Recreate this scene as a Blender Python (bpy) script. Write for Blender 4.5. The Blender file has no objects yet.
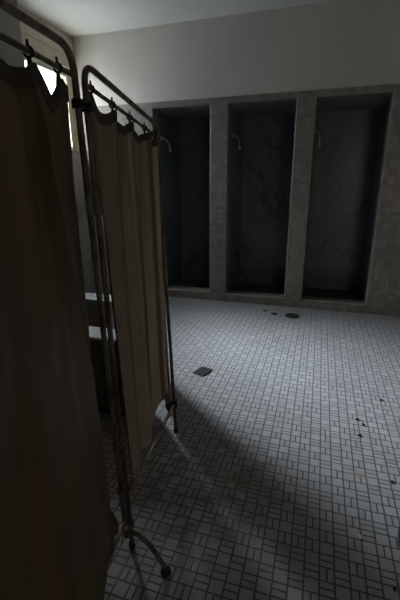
import bpy, bmesh, math, random
from mathutils import Vector, Matrix, noise
random.seed(7)
sc = bpy.context.scene
col = sc.collection

# ------------------------------------------------------------------ camera
cd = bpy.data.cameras.new('camera'); cam = bpy.data.objects.new('camera', cd); col.objects.link(cam)
cd.sensor_fit = 'VERTICAL'; cd.sensor_height = 24.0; cd.lens = 372.62 / 600 * 24.0
cd.clip_start = .01
yaw, pitch, roll = (math.radians(a) for a in (-17.546, 17.084, -0.2845))
F = Vector((math.sin(yaw)*math.cos(pitch), math.cos(yaw)*math.cos(pitch), -math.sin(pitch)))
R0 = Vector((math.cos(yaw), -math.sin(yaw), 0)); U0 = R0.cross(F)
Rv = R0*math.cos(roll) + U0*math.sin(roll); Uv = -R0*math.sin(roll) + U0*math.cos(roll)
M3 = Matrix((Rv, Uv, -F)).transposed()
cam.matrix_world = Matrix.Translation((0, 0, 1.4)) @ M3.to_4x4()
sc.camera = cam

# ------------------------------------------------------------------ sky and light
sc.view_settings.view_transform = 'Standard'; sc.view_settings.look = 'None'
sc.view_settings.gamma = 1; sc.view_settings.use_curve_mapping = False
sc.view_settings.exposure = 0.0
w = bpy.data.worlds.new('overcast_sky'); sc.world = w; w.use_nodes = True
wt = w.node_tree; bg = wt.nodes['Background']; bg.inputs['Strength'].default_value = 36.0
def wmath(op, a, b_):
    nd = wt.nodes.new('ShaderNodeMath'); nd.operation = op
    for i, v in enumerate((a, b_)):
        if isinstance(v, bpy.types.NodeSocket): wt.links.new(v, nd.inputs[i])
        else: nd.inputs[i].default_value = v
    return nd.outputs[0]
# overcast sky: brighter overhead and towards the veiled sun, dim ground below the horizon
tc = wt.nodes.new('ShaderNodeTexCoord').outputs['Generated']
sx = wt.nodes.new('ShaderNodeSeparateXYZ'); wt.links.new(tc, sx.inputs[0])
up_ = wmath('MULTIPLY', wmath('MAXIMUM', sx.outputs[2], 0.), .5)
hz_ = wt.nodes.new('ShaderNodeMapRange'); wt.links.new(sx.outputs[2], hz_.inputs[0])
for k, v in zip((1, 2, 3, 4), (-.06, .08, .26, .30)): hz_.inputs[k].default_value = v
dt = wt.nodes.new('ShaderNodeVectorMath'); dt.operation = 'DOT_PRODUCT'; wt.links.new(tc, dt.inputs[0]); dt.inputs[1].default_value = Vector((-1, .42, .72)).normalized()
lobe = wmath('MULTIPLY', wmath('POWER', wmath('MAXIMUM', dt.outputs['Value'], 0.), 30.), 9.0)
tot = wmath('ADD', wmath('ADD', up_, hz_.outputs[0]), lobe)
vm = wt.nodes.new('ShaderNodeVectorMath'); vm.operation = 'SCALE'; vm.inputs[0].default_value = (.88, .94, 1.0); wt.links.new(tot, vm.inputs['Scale'])
wt.links.new(vm.outputs[0], bg.inputs['Color'])

def area(name, loc, rot, sx, sy, power=None, color=(1, 1, 1), portal=False):
    l = bpy.data.lights.new(name, 'AREA'); l.shape = 'RECTANGLE'; l.size = sx; l.size_y = sy
    o = bpy.data.objects.new(name, l); col.objects.link(o); o.location = loc; o.rotation_euler = rot
    if portal: l.cycles.is_portal = True
    else: l.energy = power; l.color = color
    return o
# daylight portal in the window opening (the sky light enters there)
area('window_daylight', (-3.22, 3.926, 2.265), (0, math.radians(-90), 0), .91, .88, portal=True)

# warm fill lamp added out of sight behind the camera, in an added opening
area('fill_light', (1.6, -2.9, 1.6), (math.radians(90), 0, 0), 1.3, 1.4, power=22, color=(1, .86, .68))

# ------------------------------------------------------------------ node helpers
class NT:
    def __init__(s, name):
        s.m = bpy.data.materials.new(name); s.m.use_nodes = True; s.t = s.m.node_tree
        s.b = s.t.nodes['Principled BSDF']; s.out = s.t.nodes['Material Output']
    def n(s, typ, **kw):
        nd = s.t.nodes.new(typ)
        for k, v in kw.items(): setattr(nd, k, v)
        return nd
    def put(s, sock, v):
        if isinstance(v, bpy.types.NodeSocket): s.t.links.new(v, sock)
        elif v is not None:
            if isinstance(v, (tuple, list)) and len(v) == 3 and sock.type == 'RGBA': v = (*v, 1)
            sock.default_value = v
    def math(s, op, a, b=None, c=None):
        nd = s.n('ShaderNodeMath', operation=op)
        for i, v in enumerate((a, b, c)):
            if v is not None: s.put(nd.inputs[i], v)
        return nd.outputs[0]
    def mix(s, f, a, b):
        nd = s.n('ShaderNodeMix', data_type='RGBA')
        s.put(nd.inputs['Factor'], f); s.put(nd.inputs[6], a); s.put(nd.inputs[7], b)
        return nd.outputs[2]
    def ramp(s, v, lo, hi, a=0., b=1.):
        nd = s.n('ShaderNodeMapRange'); nd.clamp = True
        for k, x in (('Value', v), ('From Min', lo), ('From Max', hi), ('To Min', a), ('To Max', b)): s.put(nd.inputs[k], x)
        return nd.outputs[0]
    def uv(s): return s.n('ShaderNodeTexCoord').outputs['UV']
    def obj(s): return s.n('ShaderNodeTexCoord').outputs['Object']
    def noise(s, vec, scale, detail=4, rough=.55, dist=0.):
        nd = s.n('ShaderNodeTexNoise'); s.put(nd.inputs['Vector'], vec)
        nd.inputs['Scale'].default_value = scale; nd.inputs['Detail'].default_value = detail
        nd.inputs['Roughness'].default_value = rough; nd.inputs['Distortion'].default_value = dist
        return nd.outputs['Fac']
    def scale(s, vec, sx, sy, sz=1, rot=0):
        nd = s.n('ShaderNodeMapping'); s.put(nd.inputs['Vector'], vec)
        nd.inputs['Scale'].default_value = (sx, sy, sz); nd.inputs['Rotation'].default_value = (0, 0, rot)
        return nd.outputs[0]
    def bump(s, h, strength=.3, dist=.002):
        nd = s.n('ShaderNodeBump'); nd.inputs['Strength'].default_value = strength; nd.inputs['Distance'].default_value = dist
        s.put(nd.inputs['Height'], h); s.t.links.new(nd.outputs[0], s.b.inputs['Normal'])
    def fin(s, color=None, rough=None, metal=None, spec=None):
        if color is not None: s.put(s.b.inputs['Base Color'], color)
        if rough is not None: s.put(s.b.inputs['Roughness'], rough)
        if metal is not None: s.put(s.b.inputs['Metallic'], metal)
        if spec is not None: s.put(s.b.inputs['Specular IOR Level'], spec)
        return s.m

def mosaic(name, mod, grout_w, c1, c2, grout, rough, whole_p=None, dirt=(.0, .0), floor=False, spec=.5):
    """unglazed mosaic: a grid of square cells, some whole, some cut into two half tiles."""
    s = NT(name); sep = s.n('ShaderNodeSeparateXYZ'); uv = s.uv(); s.put(sep.inputs[0], uv)
    x = s.math('DIVIDE', sep.outputs[0], mod); y = s.math('DIVIDE', sep.outputs[1], mod)
    cx, cy = s.math('FLOOR', x), s.math('FLOOR', y); fx, fy = s.math('FRACT', x), s.math('FRACT', y)
    def white(ox):
        cb = s.n('ShaderNodeCombineXYZ'); s.put(cb.inputs[0], cx); s.put(cb.inputs[1], cy); s.put(cb.inputs[2], ox)
        wn = s.n('ShaderNodeTexWhiteNoise', noise_dimensions='3D'); s.put(wn.inputs[0], cb.outputs[0]); return wn.outputs['Value']
    r = white(.5)
    par = s.math('FLOORED_MODULO', s.math('ADD', cx, cy), 2.)
    # even cells are mostly whole, odd cells mostly split
    sp = s.math('GREATER_THAN', s.math('ADD', s.math('MULTIPLY', par, .62), s.math('MULTIPLY', white(3.5), .45)), .43)
    hz = s.math('MULTIPLY', sp, s.math('GREATER_THAN', r, .45)); vt = s.math('SUBTRACT', sp, hz)
    ex = s.math('MINIMUM', fx, s.math('SUBTRACT', 1., fx)); ey = s.math('MINIMUM', fy, s.math('SUBTRACT', 1., fy))
    ax = s.math('ADD', s.math('ABSOLUTE', s.math('SUBTRACT', fx, .5)), s.math('SUBTRACT', 1., vt))
    ay = s.math('ADD', s.math('ABSOLUTE', s.math('SUBTRACT', fy, .5)), s.math('SUBTRACT', 1., hz))
    d = s.math('MULTIPLY', s.math('MINIMUM', s.math('MINIMUM', ex, ey), s.math('MINIMUM', ax, ay)), mod)
    half = s.math('ADD', s.math('MULTIPLY', hz, s.math('GREATER_THAN', fy, .5)), s.math('MULTIPLY', vt, s.math('GREATER_THAN', fx, .5)))
    tone = white(s.math('MULTIPLY_ADD', half, 2., 9.5))
    big = s.noise(uv, 1.1, 5, .6); fine = s.noise(uv, 160, 2, .6)
    c = s.mix(tone, c1, c2)
    c = s.mix(s.ramp(fine, .35, .75, 0., .35), c, tuple(v*.55 for v in c1))
    c = s.mix(s.ramp(big, .42, .72, 0., dirt[0]), c, tuple(v*.55 for v in c1))
    m = s.ramp(d, grout_w*.32, grout_w*.62)
    c = s.mix(m, grout, c)
    ro = s.ramp(big, .3, .7, rough-.06, rough+.08)
    if floor:
        def dist(px, py):
            dx, dy = s.math('SUBTRACT', sep.outputs[0], px), s.math('SUBTRACT', sep.outputs[1], py)
            return s.math('SQRT', s.math('ADD', s.math('MULTIPLY', dx, dx), s.math('MULTIPLY', dy, dy)))
        wob = s.math('MULTIPLY', s.math('SUBTRACT', s.noise(uv, 9, 3), .5), .08)
        rust = s.ramp(s.math('ADD', dist(.30, 1.70), wob), .0, .05, .55, 0.)
        c = s.mix(rust, c, (.42, .25, .13))
        # brown grime soaked into the tiles beside the screen
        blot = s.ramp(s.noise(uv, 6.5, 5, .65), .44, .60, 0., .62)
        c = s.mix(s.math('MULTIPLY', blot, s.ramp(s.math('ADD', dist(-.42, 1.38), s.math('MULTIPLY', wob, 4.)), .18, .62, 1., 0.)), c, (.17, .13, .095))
        # pale arc, and a darker tone towards the shower curb
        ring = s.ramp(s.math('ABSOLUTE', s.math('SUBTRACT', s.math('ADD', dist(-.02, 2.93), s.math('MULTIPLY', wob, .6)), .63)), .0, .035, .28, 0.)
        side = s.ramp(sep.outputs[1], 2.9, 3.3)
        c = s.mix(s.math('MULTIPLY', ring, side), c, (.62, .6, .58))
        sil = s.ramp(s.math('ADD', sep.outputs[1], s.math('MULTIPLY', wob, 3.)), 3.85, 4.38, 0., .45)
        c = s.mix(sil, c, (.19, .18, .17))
        drain_d = s.ramp(s.math('ADD', dist(-.2, 4.06), wob), .05, .35, .35, 0.)
        c = s.mix(drain_d, c, (.17, .165, .16))
    s.bump(m, .5, .0015)
    return s.fin(c, ro, spec=spec)

def painted(name, c, rough=.6, var=.12, scale=3., streak=False):
    s = NT(name); o = s.obj()
    v = s.noise(s.scale(o, 1, 1, .35) if streak else o, scale, 5, .6)
    c2 = tuple(x*(1-var*2) for x in c)
    col_ = s.mix(s.ramp(v, .35, .72), c, c2)
    s.bump(s.noise(o, 60, 3), .08, .002)
    return s.fin(col_, rough)

def marble(name, base, vein, rough=.35, ang=40, strength=1.):
    s = NT(name); o = s.uv()
    def along(a, lo, hi): return s.scale(s.scale(o, 1, 1, 1, math.radians(a)), hi, lo)
    n1 = s.noise(along(ang, .55, 3.2), 1.3, 6, .6, .35); n2 = s.noise(along(ang+9, .8, 5.5), 1.7, 5, .6, .3)
    v1 = s.ramp(s.math('ABSOLUTE', s.math('SUBTRACT', n1, .5)), .0, .022, 1., 0.)
    v2 = s.ramp(s.math('ABSOLUTE', s.math('SUBTRACT', n2, .47)), .0, .016, .7, 0.)
    patch = s.ramp(s.noise(o, 2.0, 3), .36, .58)
    v = s.math('MULTIPLY', s.math('MULTIPLY', s.math('MAXIMUM', v1, v2), patch), strength)
    cloud = s.mix(s.ramp(s.noise(along(ang, .8, 1.8), 1.6, 5), .32, .7), base, tuple(x*.72 for x in base))
    return s.fin(s.mix(v, cloud, vein), rough)

def metal(name, paint, rust, amount=.5, rough=.5, metallic=.0, zfade=True):
    s = NT(name); o = s.obj()
    v = s.noise(s.scale(o, 1, 1, .45), 26, 5, .65)
    f = s.ramp(v, amount-.08, amount+.08)
    c = s.mix(f, paint, rust)
    s.bump(v, .25, .001)
    return s.fin(c, rough, metallic)

def cloth(name, c, trans=.25, sheen_rough=.75):
    s = NT(name); uv = s.uv()
    v = s.noise(s.scale(uv, 6, 1.2), 1.0, 5, .6)
    st = s.noise(uv, 5, 5, .65)
    cc = s.mix(s.ramp(v, .35, .7), c, tuple(x*.72 for x in c))
    cc = s.mix(s.ramp(st, .5, .75, 0, .5), cc, tuple(x*.6 for x in c))
    wv = s.n('ShaderNodeTexWave', wave_type='BANDS', bands_direction='X'); s.put(wv.inputs[0], uv); wv.inputs['Scale'].default_value = 190
    wh = s.n('ShaderNodeTexWave', wave_type='BANDS', bands_direction='Y'); s.put(wh.inputs[0], uv); wh.inputs['Scale'].default_value = 190
    s.bump(s.math('ADD', wv.outputs['Fac'], wh.outputs['Fac']), .12, .0008)
    s.fin(cc, sheen_rough, spec=.16)
    tr = s.n('ShaderNodeBsdfTranslucent'); s.put(tr.inputs[0], cc)
    mx = s.n('ShaderNodeMixShader'); mx.inputs[0].default_value = trans
    s.t.links.new(s.b.outputs[0], mx.inputs[1]); s.t.links.new(tr.outputs[0], mx.inputs[2]); s.t.links.new(mx.outputs[0], s.out.inputs[0])
    return s.m

def plain(name, c, rough=.5, metal_=0., var=.1, scale=12):
    s = NT(name); v = s.noise(s.obj(), scale, 4, .6)
    return s.fin(s.mix(s.ramp(v, .35, .7), c, tuple(x*(1-2*var) for x in c)), rough, metal_)

MAT = dict(
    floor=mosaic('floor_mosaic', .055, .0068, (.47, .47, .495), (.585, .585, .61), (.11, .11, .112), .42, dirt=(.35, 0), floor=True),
    wtile=mosaic('shower_wall_tile', .078, .006, (.215, .198, .176), (.335, .31, .278), (.19, .178, .162), .45, dirt=(.6, 0)),
    ltile=mosaic('left_wall_tile', .106, .007, (.72, .70, .70), (.80, .78, .78), (.56, .55, .55), .4, dirt=(.25, 0)),
    plaster=painted('wall_paint', (.62, .595, .565), .65, .06, 2.2, True),
    ceiling=painted('ceiling_paint', (.76, .775, .745), .7, .04, 1.5),
    dingy=painted('dingy_wall_paint', (.17, .155, .135), .65, .1, 2),
    cream=painted('cream_wood_paint', (.62, .55, .42), .45, .08, 8, True),
    pier=painted('pier_paint', (.30, .265, .22), .6, .1, 3, True),
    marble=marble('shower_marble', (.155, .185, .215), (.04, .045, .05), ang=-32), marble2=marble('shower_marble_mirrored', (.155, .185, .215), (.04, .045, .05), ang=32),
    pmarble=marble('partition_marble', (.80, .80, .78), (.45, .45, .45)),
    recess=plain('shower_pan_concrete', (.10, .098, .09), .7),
    frame=metal('old_screen_frame_paint', (.20, .165, .115), (.075, .035, .018), .52, .45),
    rail=metal('worn_cream_rail_paint', (.36, .30, .21), (.12, .065, .035), .58, .45),
    dark=plain('black_rubber', (.018, .017, .016), .6),
    clampm=plain('blackened_clamp_steel', (.03, .027, .024), .45, .6),
    chrome=plain('dull_chrome', (.62, .62, .60), .25, 1.),
    nickel=plain('worn_nickel', (.66, .65, .62), .38, .55),
    drain=plain('drain_iron', (.05, .048, .05), .6, .3),
    plate=plain('plate_iron', (.028, .03, .036), .5, .2),
    enamel=plain('white_enamel', (.78, .78, .80), .18, 0, .03),
    cabinet=painted('grey_green_steel_shaded', (.10, .11, .10), .45, .08, 6),
    cabinet_lit=painted('grey_steel_lit', (.30, .31, .30), .45, .06, 6),  # same cabinet steel as above, stronger light put into the colour
    bin=plain('black_plastic', (.012, .012, .014), .4),
    dirt=plain('dirt', (.05, .04, .032), .9), chip=plain('paint_chip', (.75, .75, .74), .6),
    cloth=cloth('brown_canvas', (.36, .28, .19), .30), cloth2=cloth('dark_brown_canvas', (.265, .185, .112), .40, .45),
    doubled_dim=plain('doubled_cloth_dim', (.085, .066, .05), .85), cord=plain('cotton_cord', (.28, .23, .17), .85),  # doubled cloth: the weaker light through it is put into the colour
    outside=plain('outside', (.5, .5, .5)),
)
def glass_mat():
    s = NT('window_glass'); tr = s.n('ShaderNodeBsdfTransparent'); gl = s.n('ShaderNodeBsdfGlossy'); gl.inputs['Roughness'].default_value = .05
    tr.inputs[0].default_value = (.95, .97, .97, 1)
    mx = s.n('ShaderNodeMixShader'); mx.inputs[0].default_value = .08
    s.t.links.new(tr.outputs[0], mx.inputs[1]); s.t.links.new(gl.outputs[0], mx.inputs[2]); s.t.links.new(mx.outputs[0], s.out.inputs[0])
    return s.m
MAT['glass'] = glass_mat()

# ------------------------------------------------------------------ mesh helpers
def box_uv(bm):
    uvl = bm.loops.layers.uv.verify()
    for f in bm.faces:
        n = f.normal; a = max(range(3), key=lambda i: abs(n[i]))
        for l in f.loops:
            c = l.vert.co
            l[uvl].uv = (c.y, c.z) if a == 0 else (c.x, c.z) if a == 1 else (c.x, c.y)
def obj(name, bm, mat, parent=None, uv=True, smooth=False):
    bm.normal_update()
    if uv: box_uv(bm)
    if smooth:
        for f in bm.faces: f.smooth = True
    me = bpy.data.meshes.new(name); bm.to_mesh(me); bm.free()
    o = bpy.data.objects.new(name, me); col.objects.link(o); me.materials.append(mat)
    if parent: o.parent = parent; o.matrix_parent_inverse = Matrix.Translation(-parent.location)
    return o
def struct(name, bm, mat, parent=None, **k):
    o = obj(name, bm, mat, parent, **k)
    if not parent: o['kind'] = 'structure'
    return o
def tag(o, label, cat, group=None):
    o['label'] = label; o['category'] = cat
    if group: o['group'] = group
    return o
def thing(name, label, cat, loc=(0, 0, 0), group=None):
    o = bpy.data.objects.new(name, None); col.objects.link(o); o.location = loc; o.empty_display_size = .05
    return tag(o, label, cat, group)
def box(bm, x0, x1, y0, y1, z0, z1, bev=0., seg=2):
    r = bmesh.ops.create_cube(bm, size=1, matrix=Matrix.Translation(((x0+x1)/2, (y0+y1)/2, (z0+z1)/2)) @ Matrix.Diagonal((x1-x0, y1-y0, z1-z0, 1)))
    if bev:
        es = list({e for v in r['verts'] for e in v.link_edges})
        bmesh.ops.bevel(bm, geom=es, offset=bev, segments=seg, affect='EDGES', profile=.5)
    return bm
def B(*a, **k): return box(bmesh.new(), *a, **k)
def rounded(pts, rad, n=7):
    """polyline with its inner corners rounded; rad per corner or one value"""
    pts = [Vector(p) for p in pts]; out = [pts[0]]
    for i in range(1, len(pts)-1):
        a, b, c = pts[i-1], pts[i], pts[i+1]; r = rad
        u, v = (a-b), (c-b); r = min(r, u.length*.49, v.length*.49); u.normalize(); v.normalize()
        p, q = b+u*r, b+v*r
        for k in range(n+1):
            t = k/n; out.append(p*(1-t)**2 + b*2*t*(1-t) + q*t*t)
    out.append(pts[-1]); return out
def tube(bm, pts, rad, sides=12, cap=True):
    pts = [Vector(p) for p in pts]; n = len(pts)
    rads = rad if isinstance(rad, (list, tuple)) else [rad]*n
    up = None; rings = []
    for i, p in enumerate(pts):
        t = (pts[min(i+1, n-1)] - pts[max(i-1, 0)]).normalized()
        if up is None:
            up = Vector((0, 0, 1)) if abs(t.z) < .9 else Vector((1, 0, 0))
        up = (up - t*up.dot(t)).normalized(); sd = t.cross(up)
        rings.append([bm.verts.new(p + (up*math.cos(a) + sd*math.sin(a))*rads[i]) for a in (2*math.pi*k/sides for k in range(sides))])
    for a, b in zip(rings, rings[1:]):
        for k in range(sides): bm.faces.new((a[k], a[(k+1) % sides], b[(k+1) % sides], b[k]))
    if cap:
        bm.faces.new(rings[0][::-1]); bm.faces.new(rings[-1])
    return bm
def T(pts, rad, **k): return tube(bmesh.new(), pts, rad, **k)
def lathe(bm, prof, loc=(0, 0, 0), n=28):
    """profile of (radius, z) turned about the vertical through loc"""
    L = Vector(loc); rings = []
    for r, z in prof:
        rings.append([bm.verts.new(L + Vector((r*math.cos(a), r*math.sin(a), z))) for a in (2*math.pi*k/n for k in range(n))] if r > 1e-6 else [bm.verts.new(L + Vector((0, 0, z)))])
    for a, b in zip(rings, rings[1:]):
        for k in range(n):
            q = [a[k % len(a)], a[(k+1) % len(a)], b[(k+1) % len(b)], b[k % len(b)]]
            u = []
            for v in q:
                if v not in u: u.append(v)
            if len(u) > 2: bm.faces.new(u)
    bmesh.ops.recalc_face_normals(bm, faces=bm.faces)
    return bm
def ball(bm, c, r, sx=1, sy=1, sz=1, sub=2):
    bmesh.ops.create_icosphere(bm, subdivisions=sub, radius=r, matrix=Matrix.Translation(c) @ Matrix.Diagonal((sx, sy, sz, 1)))
    return bm

# ------------------------------------------------------------------ the room
XL, XR, YB, YF, ZC = -2.937, 2.75, 4.381, -1.6, 3.066
YR = 5.25                                    # back of the shower recesses
XS = [(-1.943, -1.263), (-1.046, -.331), (-.123, .574)]
ZT, ZL, ZK = 2.317, 2.25, .108

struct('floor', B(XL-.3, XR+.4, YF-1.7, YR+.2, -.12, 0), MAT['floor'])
struct('ceiling', B(XL-.3, XR+.3, YF-.2, YR+.2, ZC, ZC+.12), MAT['ceiling'])

# tiled shower front: a wall of cells with three openings; opening edges rounded
bm = bmesh.new()
xb = [XL, XS[0][0], XS[0][1], XS[1][0], XS[1][1], XS[2][0], XS[2][1], XR]; zb = [0, ZK, ZL, ZT]
V = {(i, j): bm.verts.new((x, YB, z)) for i, x in enumerate(xb) for j, z in enumerate(zb)}
for i in range(7):
    for j in range(3):
        if i in (1, 3, 5) and j == 1: continue
        bm.faces.new((V[i, j], V[i+1, j], V[i+1, j+1], V[i, j+1]))
fr = list(bm.faces)
ex = bmesh.ops.extrude_face_region(bm, geom=fr)
DEP = .16
bmesh.ops.translate(bm, verts=[g for g in ex['geom'] if isinstance(g, bmesh.types.BMVert)], vec=(0, DEP, 0))
bmesh.ops.recalc_face_normals(bm, faces=bm.faces)
bev = []
for e in bm.edges:
    a, b = e.verts
    if abs(a.co.y-YB) < 1e-4 and abs(b.co.y-YB) < 1e-4 and len(e.link_faces) == 2:
        if e.link_faces[0].normal.dot(e.link_faces[1].normal) < .5 and max(a.co.z, b.co.z) < ZT-.01 and min(a.co.z, b.co.z) > .05 and XL+.1 < a.co.x < XR-.1:
            bev.append(e)
bmesh.ops.bevel(bm, geom=bev, offset=.018, segments=4, affect='EDGES', profile=.5)
struct('wall_back', bm, MAT['wtile'])
# painted plaster above the tile, set back a little from the tile face
struct('wall_back_plaster', B(XL-.1, XR+.1, YB+.012, YB+.16, ZT, ZC), MAT['plaster'])
# shower recesses: marble side slabs, back slab, soffit and pan
for k, (a, b) in enumerate(XS):
    bm = bmesh.new()
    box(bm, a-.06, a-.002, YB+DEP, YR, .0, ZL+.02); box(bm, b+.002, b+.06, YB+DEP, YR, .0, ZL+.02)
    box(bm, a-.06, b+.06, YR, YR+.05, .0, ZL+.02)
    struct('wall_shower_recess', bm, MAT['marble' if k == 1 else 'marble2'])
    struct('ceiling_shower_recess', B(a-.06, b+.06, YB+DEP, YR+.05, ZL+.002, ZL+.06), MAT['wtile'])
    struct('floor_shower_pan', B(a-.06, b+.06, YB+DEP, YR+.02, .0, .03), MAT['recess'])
struct('wall_outer_back', B(XL-.3, XR+.3, YR+.06, YR+.16, 0, ZC), MAT['plaster'])

# left wall: a high window in its far corner, a pier beside it
WY0, WY1, WZ0, WZ1 = 3.49, 4.362, 1.812, 2.715
XO = XL-.30
struct('wall_left', B(XO, XL, YF, YB+.012, 0, WZ0), MAT['ltile'])
bm = bmesh.new(); box(bm, XO, XL, YF, YB+.16, WZ1, ZC); box(bm, XO, XL, YF, WY0, WZ0, WZ1); box(bm, XO, XL, WY1, YB+.16, WZ0, WZ1)
struct('wall_left_upper', bm, MAT['cream'])
struct('wall_left_pier', B(XL, -2.875, 3.10, 3.455, 0, ZC), MAT['pier'])
struct('trim_window_head', B(XL, XL+.012, 3.46, YB+.01, WZ1+.13, WZ1+.16, bev=.004), MAT['cream'])
def window(name, x, y0, y1, z0, z1, sill):
    wn = struct(name, B(x-.02, x+.02, y0, y1, z0, z0+.05), MAT['cream'])
    bm = bmesh.new()
    box(bm, x-.02, x+.02, y0, y1, z1-.09, z1); box(bm, x-.02, x+.02, y0, y0+.09, z0+.05, z1-.09); box(bm, x-.02, x+.02, y1-.115, y1, z0+.05, z1-.09)
    box(bm, x-.015, x+.015, y0+.09, y1-.115, (z0+z1)/2-.02, (z0+z1)/2+.02)
    struct('window_frame', bm, MAT['cream'], wn)
    struct('window_pane', B(x-.003, x+.003, y0+.04, y1-.04, z0+.04, z1-.04), MAT['glass'], wn)
    struct('window_sill', B(*sill, y0, y1, z0, z0+.015, bev=.004), MAT['cream'], wn)
window('window_1', -3.0, WY0, WY1, WZ0, WZ1, (-2.98, XL+.015))

struct('wall_right', B(XR, XR+.2, YF, YB+.16, 0, ZC), MAT['dingy'])
# wall behind the camera; its opening and the box beyond are added for the fill
DX0, DX1 = 1.0, 2.2
bm = bmesh.new(); box(bm, XL-.3, DX0, YF-.15, YF, 0, ZC); box(bm, DX1, XR+.3, YF-.15, YF, 0, ZC); box(bm, DX0, DX1, YF-.15, YF, 2.2, ZC)
struct('wall_front', bm, MAT['dingy'])
bm = bmesh.new(); box(bm, DX0-.8, DX1+.8, YF-1.6, YF-1.5, 0, 2.6); box(bm, DX0-.8, DX0-.7, YF-1.5, YF-.15, 0, 2.6); box(bm, DX1+.7, DX1+.8, YF-1.5, YF-.15, 0, 2.6)
struct('wall_fill_box', bm, MAT['plaster'])
struct('ceiling_fill_box', B(DX0-.8, DX1+.8, YF-1.6, YF-.15, 2.6, 2.7), MAT['ceiling'])
struct('trim_fill_opening', box(box(box(bmesh.new(), DX0, DX0+.06, YF-.16, YF+.015, 0, 2.2), DX1-.06, DX1, YF-.16, YF+.015, 0, 2.2), DX0+.06, DX1-.06, YF-.16, YF+.015, 2.14, 2.2), MAT['cream'])

# ------------------------------------------------------------------ folding screen
SC = thing('folding_screen', 'old hospital folding screen with tall rusty tube frames hung with brown canvas curtains', 'privacy screen', (-.64, 1.0, 0))
def lerp(a, b, t): return Vector(a)*(1-t) + Vector(b)*t
RT = .0092
def leaf(nearb, neart, farb, fart, rail_z, low_z, tilt):
    """near and far post (bottom, top corner), curtain rail and lower rail; returns the frame part"""
    fr_ = obj('panel_frame', T(rounded([nearb, neart, fart, farb], .07), RT, sides=14), MAT['frame'], SC, smooth=True)
    def at_post(b, t, z):
        b, t = Vector(b), Vector(t); return b + (t-b)*((z-b.z)/(t.z-b.z))
    rl = obj('curtain_rail', T([at_post(nearb, neart, rail_z[0]), at_post(farb, fart, rail_z[1])], .0065), MAT['frame'], fr_, smooth=True)
    lo = obj('lower_rail', T([at_post(nearb, neart, low_z[0]), at_post(farb, fart, low_z[1])], .0075), MAT['rail'], fr_, smooth=True)
    return fr_, at_post
# leaf beside the photographer (left) and leaf reaching into the room (right)
L_nb, L_nt = (-.6185, .984, .085), (-.652, .966, 1.742)
L_fb, L_ft = (-.49, .215, .085), (-.512, .215, 1.70)
R_nb, R_nt = (-.6135, 1.012, .03), (-.657, 1.018, 1.727)
R_fb, R_ft = (-.709, 1.755, .012), (-.768, 1.755, 1.675)
fl, at_post = leaf(L_nb, L_nt, L_fb, L_ft, (1.678, 1.652), (.165, .16), 0)
frr, _ = leaf(R_nb, R_nt, R_fb, R_ft, (1.672, 1.622), (.238, .19), 0)
# third leaf, folded back out of sight behind the second
B_nb, B_nt = (-.762, 1.798, .12), (-.815, 1.800, 1.63)
B_fb, B_ft = (-1.13, 2.43, .012), (-1.16, 2.44, 1.63)
frb, _ = leaf(B_nb, B_nt, B_fb, B_ft, (1.585, 1.585), (.20, .20), 0)
# hinge clamps that hold the two posts together
for z in (1.612, .31, .13):
    a, b = at_post(L_nb, L_nt, z), at_post(R_nb, R_nt, z); bm = bmesh.new()
    for c in (a, b): tube(bm, [c-Vector((0, 0, .011)), c+Vector((0, 0, .011))], .0165, 14)
    m = (a+b)/2; box(bm, m.x-.009, m.x+.016, m.y-.022, m.y+.022, z-.008, z+.008, bev=.003)
    ball(bm, (m.x+.022, m.y, z), .008, sub=2)
    obj('hinge_clamp', bm, MAT['clampm' if z > 1 else 'frame'], SC, smooth=True)
# bent feet with rubber tips
def foot(pts, parent, r=.0092):
    f = obj('foot', T(rounded(pts, .07, 8), r, sides=12), MAT['frame'], parent, smooth=True)
    e, d = Vector(pts[-1]), (Vector(pts[-1])-Vector(pts[-2])).normalized()
    bm = bmesh.new(); lathe(bm, [(0, 0), (.019, 0), (.020, .004), (.0175, .014), (.0115, .019), (0, .019)], (e.x, e.y, 0), 16)
    obj('rubber_tip', bm, MAT['dark'], f, smooth=True)
foot([(-.622, .978, .118), (-.565, .985, .118), (-.505, .978, .075), (-.444, .956, .02)], fl)
foot([(-.622, .975, .118), (-.70, .955, .118), (-.77, .95, .06), (-.80, .945, .02)], fl)
foot([(-.49, .215, .118), (-.40, .20, .118), (-.33, .19, .06), (-.305, .185, .02)], fl)
foot([(-.49, .215, .118), (-.58, .23, .118), (-.65, .24, .06), (-.675, .245, .02)], fl)
for e, q in (((-.6135, 1.012), frr), ((-.709, 1.755), frr), ((-1.13, 2.43), frb)):
    bm = lathe(bmesh.new(), [(0, 0), (.0125, 0), (.013, .003), (.0118, .03), (0, .032)], (*e, 0), 16)
    obj('rubber_tip', bm, MAT['dark'], q, smooth=True)
for z in (.19,):
    c = at_post(R_fb, R_ft, z)
    obj('rail_collar', T([c-Vector((0, 0, .02)), c+Vector((0, 0, .02))], .0175), MAT['clampm'], frr, smooth=True)
    obj('rail_knob', ball(bmesh.new(), c+Vector((-.026, -.012, -.004)), .018), MAT['dark'], frr, smooth=True)
obj('chrome_knob', ball(bmesh.new(), at_post(L_nb, L_nt, .155)+Vector((.012, -.018, .0)), .0095), MAT['chrome'], fl, smooth=True)

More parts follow.
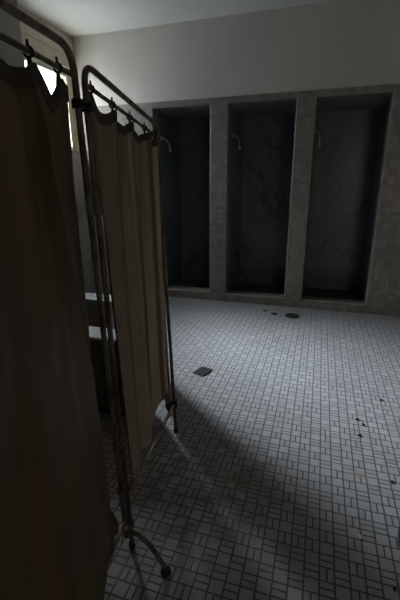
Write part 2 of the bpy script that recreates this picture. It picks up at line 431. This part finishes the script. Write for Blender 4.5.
# ---- curtains
def sstep(a, b, x):
    t = min(1, max(0, (x-a)/(b-a))); return t*t*(3-2*t)
def gauss(x, c, w_): return math.exp(-((x-c)/w_)**2)
def sheet(name, nu, nv, fn, mat, parent, thick=0):
    bm = bmesh.new(); uvl = bm.loops.layers.uv.verify(); G = []
    for j in range(nv+1):
        G.append([bm.verts.new(fn(i/nu, j/nv)) for i in range(nu+1)])
    for j in range(nv):
        for i in range(nu):
            f = bm.faces.new((G[j][i], G[j+1][i], G[j+1][i+1], G[j][i+1])); f.smooth = True
            for l, (a, b) in zip(f.loops, ((i, j), (i, j+1), (i+1, j+1), (i+1, j))): l[uvl].uv = (a/nu*.8, -b/nv*1.5)
    o = obj(name, bm, mat, parent, uv=False)
    if thick:                                                # bands; plain cloth is one woven layer
        md = o.modifiers.new('thickness', 'SOLIDIFY'); md.thickness = thick; md.offset = 0
    return o
def dips(s, hooks, depth):
    """drop of the top hem between the hooks"""
    for a, b, dpt in zip(hooks, hooks[1:], depth):
        if a <= s <= b: t = (s-a)/(b-a); return dpt*(1-abs(2*t-1)**(1.1 if dpt > .05 else 1.7))
    return 0
# left curtain
LP = Vector((-.645, .97, 0)); LD = Vector((.177, -.984, 0)); LN = Vector((.984, .177, 0))
LH = [.05, .095, .222, .47, .60, .72]
def table(x, tb):
    for (a, p), (b, q) in zip(tb, tb[1:]):
        if x <= b: return p + (q-p)*sstep(0, 1, (x-a)/(b-a))*.5 + (q-p)*.5*(max(x, a)-a)/(b-a)
    return tb[-1][1]
EDGE = [(0, .046), (.07, .054), (.18, .060), (.36, .066), (.60, .060), (.85, .054), (1, .03)]
FOLD = [(0, .24), (.11, .232), (.23, .202), (.35, .166), (.51, .118), (.69, .084), (1, .06)]
def left_curtain(u, v):
    ed, fold = table(v, EDGE), table(v, FOLD)
    s = ed + u*.69
    z0 = 1.652 - .012*sstep(.2, .3, s) - dips(s, LH, [.012, .054, .026, .02, .02])
    hem = .128 + .012*math.sin(9*s)*sstep(.05, .2, s)
    z = z0 + (hem-z0)*v
    lobe = sstep(fold-.012, fold+.016+.17*v*v, s)
    d = .004 + (.034+.004*v)*lobe*sstep(.0, .12, v+.04)                                          # front lobe laps over
    d -= (.030-.014*v)*gauss(s, fold-.022, .016)*sstep(.02, .10, v)        # groove beside it
    d -= (.034*(1-.7*v))*(1-sstep(0, .022, s-ed))                          # free edge curls back
    d += .016*gauss(s, .285+.05*v, .016)*(1-sstep(.15, .5, v)) - .008*gauss(s, .33, .02)*(1-sstep(.15, .5, v))                   # tight pleat below the hook
    d -= .036*sstep(.435, .50, s)*sstep(.25, .6, v)
    d += .012*gauss(s, .43, .03)*sstep(.25, .6, v)
    d += .006*math.sin((s-.30)*30+1.6*v)*lobe
    d += .016*gauss(s, .30-.20*v, .05)*sstep(.35, .8, v)
    d += .0025*noise.noise((s*22, z*7, 3.1)) + .006*noise.noise((s*6, z*1.6, 8.2))
    k = sstep(.80, 1., v)*gauss(s, ed, .09)
    s2 = s - .042*sstep(.86, 1., v)*gauss(s, ed, .05)
    return LP + LD*s2 + LN*(d*(1-k)) + Vector((0, 0, z))
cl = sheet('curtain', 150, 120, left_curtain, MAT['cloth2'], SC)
cl['label'] = 'darker left curtain with a heavy slanting fold'
# right curtain
def rp(s, z, low):                                           # point in the plane of the right leaf
    b = lerp(R_nb, R_fb, s/.75); t = lerp(R_nt, R_ft, s/.75)
    return b + (t-b)*((z-b.z)/(t.z-b.z))
RN = Vector((.992, .125, 0))
RH = [.04, .20, .37, .555, .70]
def right_curtain(u, v):
    s = .012 + u*.695
    z0 = 1.655 - .045*s/.7 - dips(max(s, .04), RH, [.030, .032, .032, .028])
    hem = .235 + .125*sstep(0, .9, u) + .018*math.sin(u*17) + .014*math.sin(u*41+1)
    z = z0 + (hem-z0)*v
    pull = .09*sstep(.35, 1, u)*v                           # lower edge gathered away from the far post
    d = 0
    for h, q in zip(RH[1:], (.016, .022, .030, .018)): d += (q-.5*q*v)*gauss(s, h+.012*v-.004, .014) - (.6*q)*gauss(s, h+.03+.012*v, .012)
    d += (.0045+.0075*v)*math.sin(s*47+1.2*math.sin(3*v)) + .007*v*math.sin(s*23+.7)
    d += .002*noise.noise((s*25, z*5, 9.))
    d += -.004 + .014*(1-sstep(.0, .05, s))*sstep(.1, .3, v)
    return rp(s-pull, z, 0) + RN*d
cr = sheet('curtain', 170, 110, right_curtain, MAT['cloth'], SC)
cr['label'] = 'right curtain hanging in shallow pleats'
def back_curtain(u, v):  # unseen; hem lowered and edge widened to block window light
    s = -.03 + u*.74; b = lerp(B_nb, B_fb, s/.75); t = lerp(B_nt, B_ft, s/.75)
    z0 = 1.572 - dips(max(s, .04), [.04, .20, .37, .555, .70], [.05, .05, .05, .05]); z = z0 + (.07-z0)*v
    return b + (t-b)*((z-b.z)/(t.z-b.z)) + Vector((.857, .515, 0))*(.012*math.sin(s*50)+.005*math.sin(s*21+2*v))
obj('post_end', T([Vector(B_nb)-Vector((0, 0, .012)), Vector(B_nb)+Vector((0, 0, .03))], .015), MAT['dark'], frb, smooth=True)
cbk = sheet('curtain', 90, 50, back_curtain, MAT['cloth'], SC)
# bands for the doubled top hems, their weaker through-light put into a dark colour
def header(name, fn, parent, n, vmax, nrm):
    return sheet(name, n, 5, lambda u, v: fn(u, v*vmax) + nrm*.0004, MAT['doubled_dim'], parent, .006)
h1 = header('hem_dim_band', left_curtain, cl, 150, .024, LN); h2 = header('hem_dim_band', right_curtain, cr, 170, .024, RN)
h1['label'] = h2['label'] = 'doubled top hem of the curtain, its dimness put in the colour'
# doubled cloth: strips behind the folded pleats and side hems, their weaker through-light put into the colour
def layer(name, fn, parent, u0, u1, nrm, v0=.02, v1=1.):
    return sheet(name, 8, 90, lambda a, b: fn(u0(v0+(v1-v0)*b)*(1-a)+u1(v0+(v1-v0)*b)*a, v0+(v1-v0)*b) - nrm*.0035, MAT['doubled_dim'], parent, .0016)
layer('pleat_dim_strip', left_curtain, cl, lambda v: (table(v, FOLD)-.030-table(v, EDGE)*1.)/.69, lambda v: (table(v, FOLD)+.002-table(v, EDGE))/.69, LN, .03, .62)
layer('side_hem_dim_strip', left_curtain, cl, lambda v: .001, lambda v: .036, LN, .03, .97)
layer('side_hem_dim_strip', right_curtain, cr, lambda v: .004, lambda v: .030, RN, .03, .96)
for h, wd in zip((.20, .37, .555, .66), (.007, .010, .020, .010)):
    layer('pleat_dim_strip', right_curtain, cr, lambda v, h=h, wd=wd: (h-.022+.012*v-wd/2)/.685, lambda v, h=h, wd=wd: (h-.022+.012*v+wd/2)/.685, RN, .03, .90)
# hooks: a ring over the rail, a clip gripping the hem
def hook(c, ax, big=1.):
    """c: point on the rail; ax: rail direction"""
    ax = Vector(ax).normalized(); sd = ax.cross(Vector((0, 0, 1))).normalized(); up = Vector((0, 0, 1)); bm = bmesh.new()
    r = .0092*big
    ring = [c + up*(-.002) + (up*math.cos(a)+sd*math.sin(a))*r for a in (2*math.pi*k/14*.86+.4 for k in range(15))]
    tube(bm, ring, .0032*big, 8)
    tube(bm, [c-up*(r), c-up*(r+.014*big), c-up*(r+.03*big)+sd*.004], [.003*big, .006*big, .0045*big], 8)
    tube(bm, [c+up*(r-.002), c+up*(r+.011*big)], [.0035*big, .0028*big], 8)
    return bm
lra, lrb = at_post(L_nb, L_nt, 1.678), at_post(L_fb, L_ft, 1.652)
for s in LH[1:]: obj('curtain_hook', hook(lerp(lra, lrb, s/.765), lrb-lra, 1.05), MAT['clampm'], cl, smooth=True)
rra, rrb = at_post(R_nb, R_nt, 1.672), at_post(R_fb, R_ft, 1.622)
for s in RH: obj('curtain_hook', hook(lerp(rra, rrb, s/.745), rrb-rra, 1.), MAT['clampm'], cr, smooth=True)
bra, brb = at_post(B_nb, B_nt, 1.585), at_post(B_fb, B_ft, 1.585)
for s in RH: obj('curtain_hook', hook(lerp(bra, brb, s/.75), brb-bra, 1.), MAT['clampm'], cbk, smooth=True)
# tie cords round the lower rail
def tie(parent, c, ax, tails):
    ax = Vector(ax).normalized(); sd = ax.cross(Vector((0, 0, 1))).normalized(); up = Vector((0, 0, 1)); bm = bmesh.new()
    pts = [c + ax*(.004*math.sin(k*.9)) + (up*math.cos(k*.55)+sd*math.sin(k*.55))*.0095 for k in range(24)]
    tube(bm, pts, .0024, 7)
    for t in tails: tube(bm, rounded([c+up*.009, c+Vector(t)*.5+up*.01, c+Vector(t)], .01, 4), .0022, 7)
    return obj('tie_cord', bm, MAT['cord'], parent, smooth=True)
la, lb = at_post(R_nb, R_nt, .238), at_post(R_fb, R_ft, .19)
tie(cr, lerp(la, lb, .30), lb-la, [(.028, .012, -.012), (-.012, -.018, .03), (-.01, .01, .055)])
tie(cr, lerp(la, lb, .06), lb-la, [(.018, .0, -.03), (-.006, .015, .045)])
tie(cr, lerp(la, lb, .66), lb-la, [(.012, .01, -.02), (-.006, .0, .07)])
tie(cl, at_post(L_nb, L_nt, .145), (0, 0, 1), [(.02, -.035, -.01), (.012, -.05, -.03)])

# ------------------------------------------------------------------ seen through the gap between the curtains
pt = tag(obj('marble_partition', B(XL+.002, -2.35, 4.085, 4.115, 0, 1.056, bev=.004), MAT['pmarble']), 'pale marble partition slab under the corner window, glimpsed between the two curtains', 'partition')
def low_cabinet(x0, x1, y0, y1, mat, label):
    cb = thing('low_cabinet', label, 'cabinet', ((x0+x1)/2, (y0+y1)/2, 0), 'low cabinets behind the folding screen')
    obj('body', B(x0+.01, x1-.01, y0+.008, y1-.004, .055, .525, bev=.006), mat, cb)
    obj('plinth', B(x0+.03, x1-.03, y0+.035, y1-.01, 0, .055), MAT['dark'], cb)
    obj('cabinet_top', B(x0, x1, y0, y1, .525, .54, bev=.004), MAT['enamel'], cb)
low_cabinet(-1.60, -.92, 1.765, 1.925, MAT['cabinet'], 'shade-toned low cabinet with white enamel top, nearer of two glimpsed between the curtains')  # right end lengthened out of sight to block window light
low_cabinet(-2.15, -1.50, 2.44, 2.60, MAT['cabinet_lit'], 'lit-toned low cabinet with white top, farther of two glimpsed between the curtains')

# ------------------------------------------------------------------ shower fittings
def shower(xw, yw, label):
    t = thing('shower_fitting', label, 'shower', (xw, yw, 1.955), 'shower heads on the recess walls')
    obj('wall_flange', lathe_x(xw, yw, 1.955), MAT['nickel'], t, smooth=True)
    a = Vector((xw, yw, 1.955))
    pts = [a, a+Vector((.032, .05, .004)), a+Vector((.045, .12, -.035)), a+Vector((.050, .15, -.10))]
    obj('shower_arm', T(rounded(pts, .05, 6), .0085), MAT['nickel'], t, smooth=True)
    bm = bmesh.new(); d = (pts[-1]-pts[-2]).normalized(); p = pts[-1]
    tube(bm, [p-d*.004, p+d*.006, p+d*.016, p+d*.036, p+d*.041], [.010, .013, .013, .020, .018], 16)
    obj('spray_nozzle', bm, MAT['nickel'], t, smooth=True)
def lathe_x(x, y, z):
    bm = lathe(bmesh.new(), [(0, 0), (.026, 0), (.026, .004), (.014, .01), (0, .011)], (0, 0, 0), 18)
    bmesh.ops.transform(bm, matrix=Matrix.Translation((x, y, z)) @ Matrix.Rotation(math.pi/2, 4, 'Y'), verts=bm.verts); return bm
shower(-1.945, 4.60, 'curved shower arm in the left recess, just beyond the screen post')
shower(-1.048, 4.62, 'short pale shower head on the left side wall of the middle recess')
shower(-.125, 4.60, 'shower head in the right recess, half hidden behind the pillar edge')
vt = thing('shower_valve', 'small dark shower valve low on the side wall of the middle recess', 'valve', (-1.046, 4.93, .48))
bm = lathe_x(-1.046, 4.93, .48); obj('valve_plate', bm, MAT['drain'], vt, smooth=True)
bm = bmesh.new(); tube(bm, [(-1.04, 4.93, .48), (-1.0, 4.93, .48)], .008); tube(bm, [(-1.002, 4.93, .455), (-1.002, 4.93, .505)], .006); tube(bm, [(-1.002, 4.905, .48), (-1.002, 4.955, .48)], .006)
obj('valve_handle', bm, MAT['drain'], vt, smooth=True)

# ------------------------------------------------------------------ on the floor
fd = thing('floor_drain', 'round dark iron floor drain in front of the pillar between the showers', 'drain', (-.2, 4.055, 0))
obj('drain_ring', lathe(bmesh.new(), [(.062, .0005), (.082, .0005), (.084, .004), (.080, .007), (.064, .006), (.062, .0005)], (-.2, 4.055, 0), 36), MAT['drain'], fd, smooth=True)
bm = bmesh.new()
for k in range(7):
    x = -.2 + (k-3)*.018; h = math.sqrt(max(.0, .062**2-(x+.2)**2)); box(bm, x-.005, x+.005, 4.055-h, 4.055+h, .0005, .005)
box(bm, -.262, -.138, 4.05, 4.06, .0005, .0045)
obj('drain_grate', bm, MAT['drain'], fd)
obj('drain_dark_disc', lathe(bmesh.new(), [(0, .0006), (.062, .0006), (.062, .001), (0, .001)], (-.2, 4.055, 0), 30), MAT['dark'], fd)  # flat black disc, the darkness of a well put into its colour

pc, pa = Vector((-.775, 2.518, 0)), math.radians(20)
cp = thing('cover_plate', 'black rectangular metal cover plate lying on the tiles near the far screen foot', 'cover plate', pc)
bm = B(-.052, .052, -.066, .066, .0005, .008, bev=.003); bmesh.ops.transform(bm, matrix=Matrix.Translation(pc) @ Matrix.Rotation(-pa, 4, 'Z'), verts=bm.verts)
obj('plate', bm, MAT['plate'], cp)
for y in (-.05, .05):
    bm = lathe(bmesh.new(), [(0, .0105), (.004, .010), (.006, .008), (0, .0075)], (0, y, 0), 12)
    bmesh.ops.transform(bm, matrix=Matrix.Translation(pc) @ Matrix.Rotation(-pa, 4, 'Z'), verts=bm.verts)
    obj('screw', bm, MAT['drain'], cp)

def clump(name, x, y, r, mat, label, cat, seed, flat=.4, group=None):
    random.seed(seed); bm = ball(bmesh.new(), (0, 0, 0), r, 1, .85, flat, 2)
    for v in bm.verts: v.co *= 1 + .35*noise.noise(v.co*60/ (r/.012) + Vector((seed, 0, 0)))
    zmin = min(v.co.z for v in bm.verts)
    bmesh.ops.transform(bm, matrix=Matrix.Translation((x, y, -zmin)) @ Matrix.Rotation(seed*1.3, 4, 'Z'), verts=bm.verts)
    return tag(obj(name, bm, mat, smooth=True), label, cat, group)
D, g = MAT['dirt'], 'dirt crumbs on the tiles'
clump('dirt_clump', .328, 2.203, .0125, D, 'dark dirt crumb on the lit tiles, farther one of a close pair', 'debris', 1, group=g)
clump('dirt_clump', .360, 2.152, .0125, D, 'dark dirt crumb on the lit tiles, nearer one of a close pair', 'debris', 2, group=g)
clump('dirt_clump', .330, 2.036, .012, D, 'single dark dirt crumb just in front of the close pair of crumbs', 'debris', 3, group=g)
clump('dirt_clump', .506, 2.475, .014, D, 'dark dirt crumb on the tiles to the right, farthest of the loose crumbs', 'debris', 4, group=g)
clump('dirt_clump', .448, 1.70, .010, D, 'tiny dark crumb near the right picture edge, beside the orange stain', 'debris', 5, group=g)
clump('dirt_clump', .372, 1.143, .008, D, 'tiny dark crumb on the dim tiles at the lower right', 'debris', 6, group=g)
clump('dirt_clump', -.40, 4.07, .042, D, 'flat dark dirt patch on the floor just left of the round drain', 'debris', 7, .12, group=g)
clump('dirt_clump', -.517, 4.144, .026, D, 'small dirt patch by the curb, second left of the round drain', 'debris', 8, .15, group=g)
clump('paint_chip', .271, 1.334, .012, MAT['chip'], 'white paint chip lying on the tiles at the lower right', 'debris', 9, .3)

bn = thing('waste_bin', 'black plastic bin standing on the tiles, cut off by the right picture edge', 'bin', (.546, 1.330, 0))
obj('bin_body', lathe(bmesh.new(), [(0, 0), (.118, 0), (.13, .006), (.136, .02), (.138, .045), (.138, .078), (.132, .08), (.126, .06), (0, .02)], (.546, 1.330, 0), 40), MAT['bin'], bn, smooth=True)
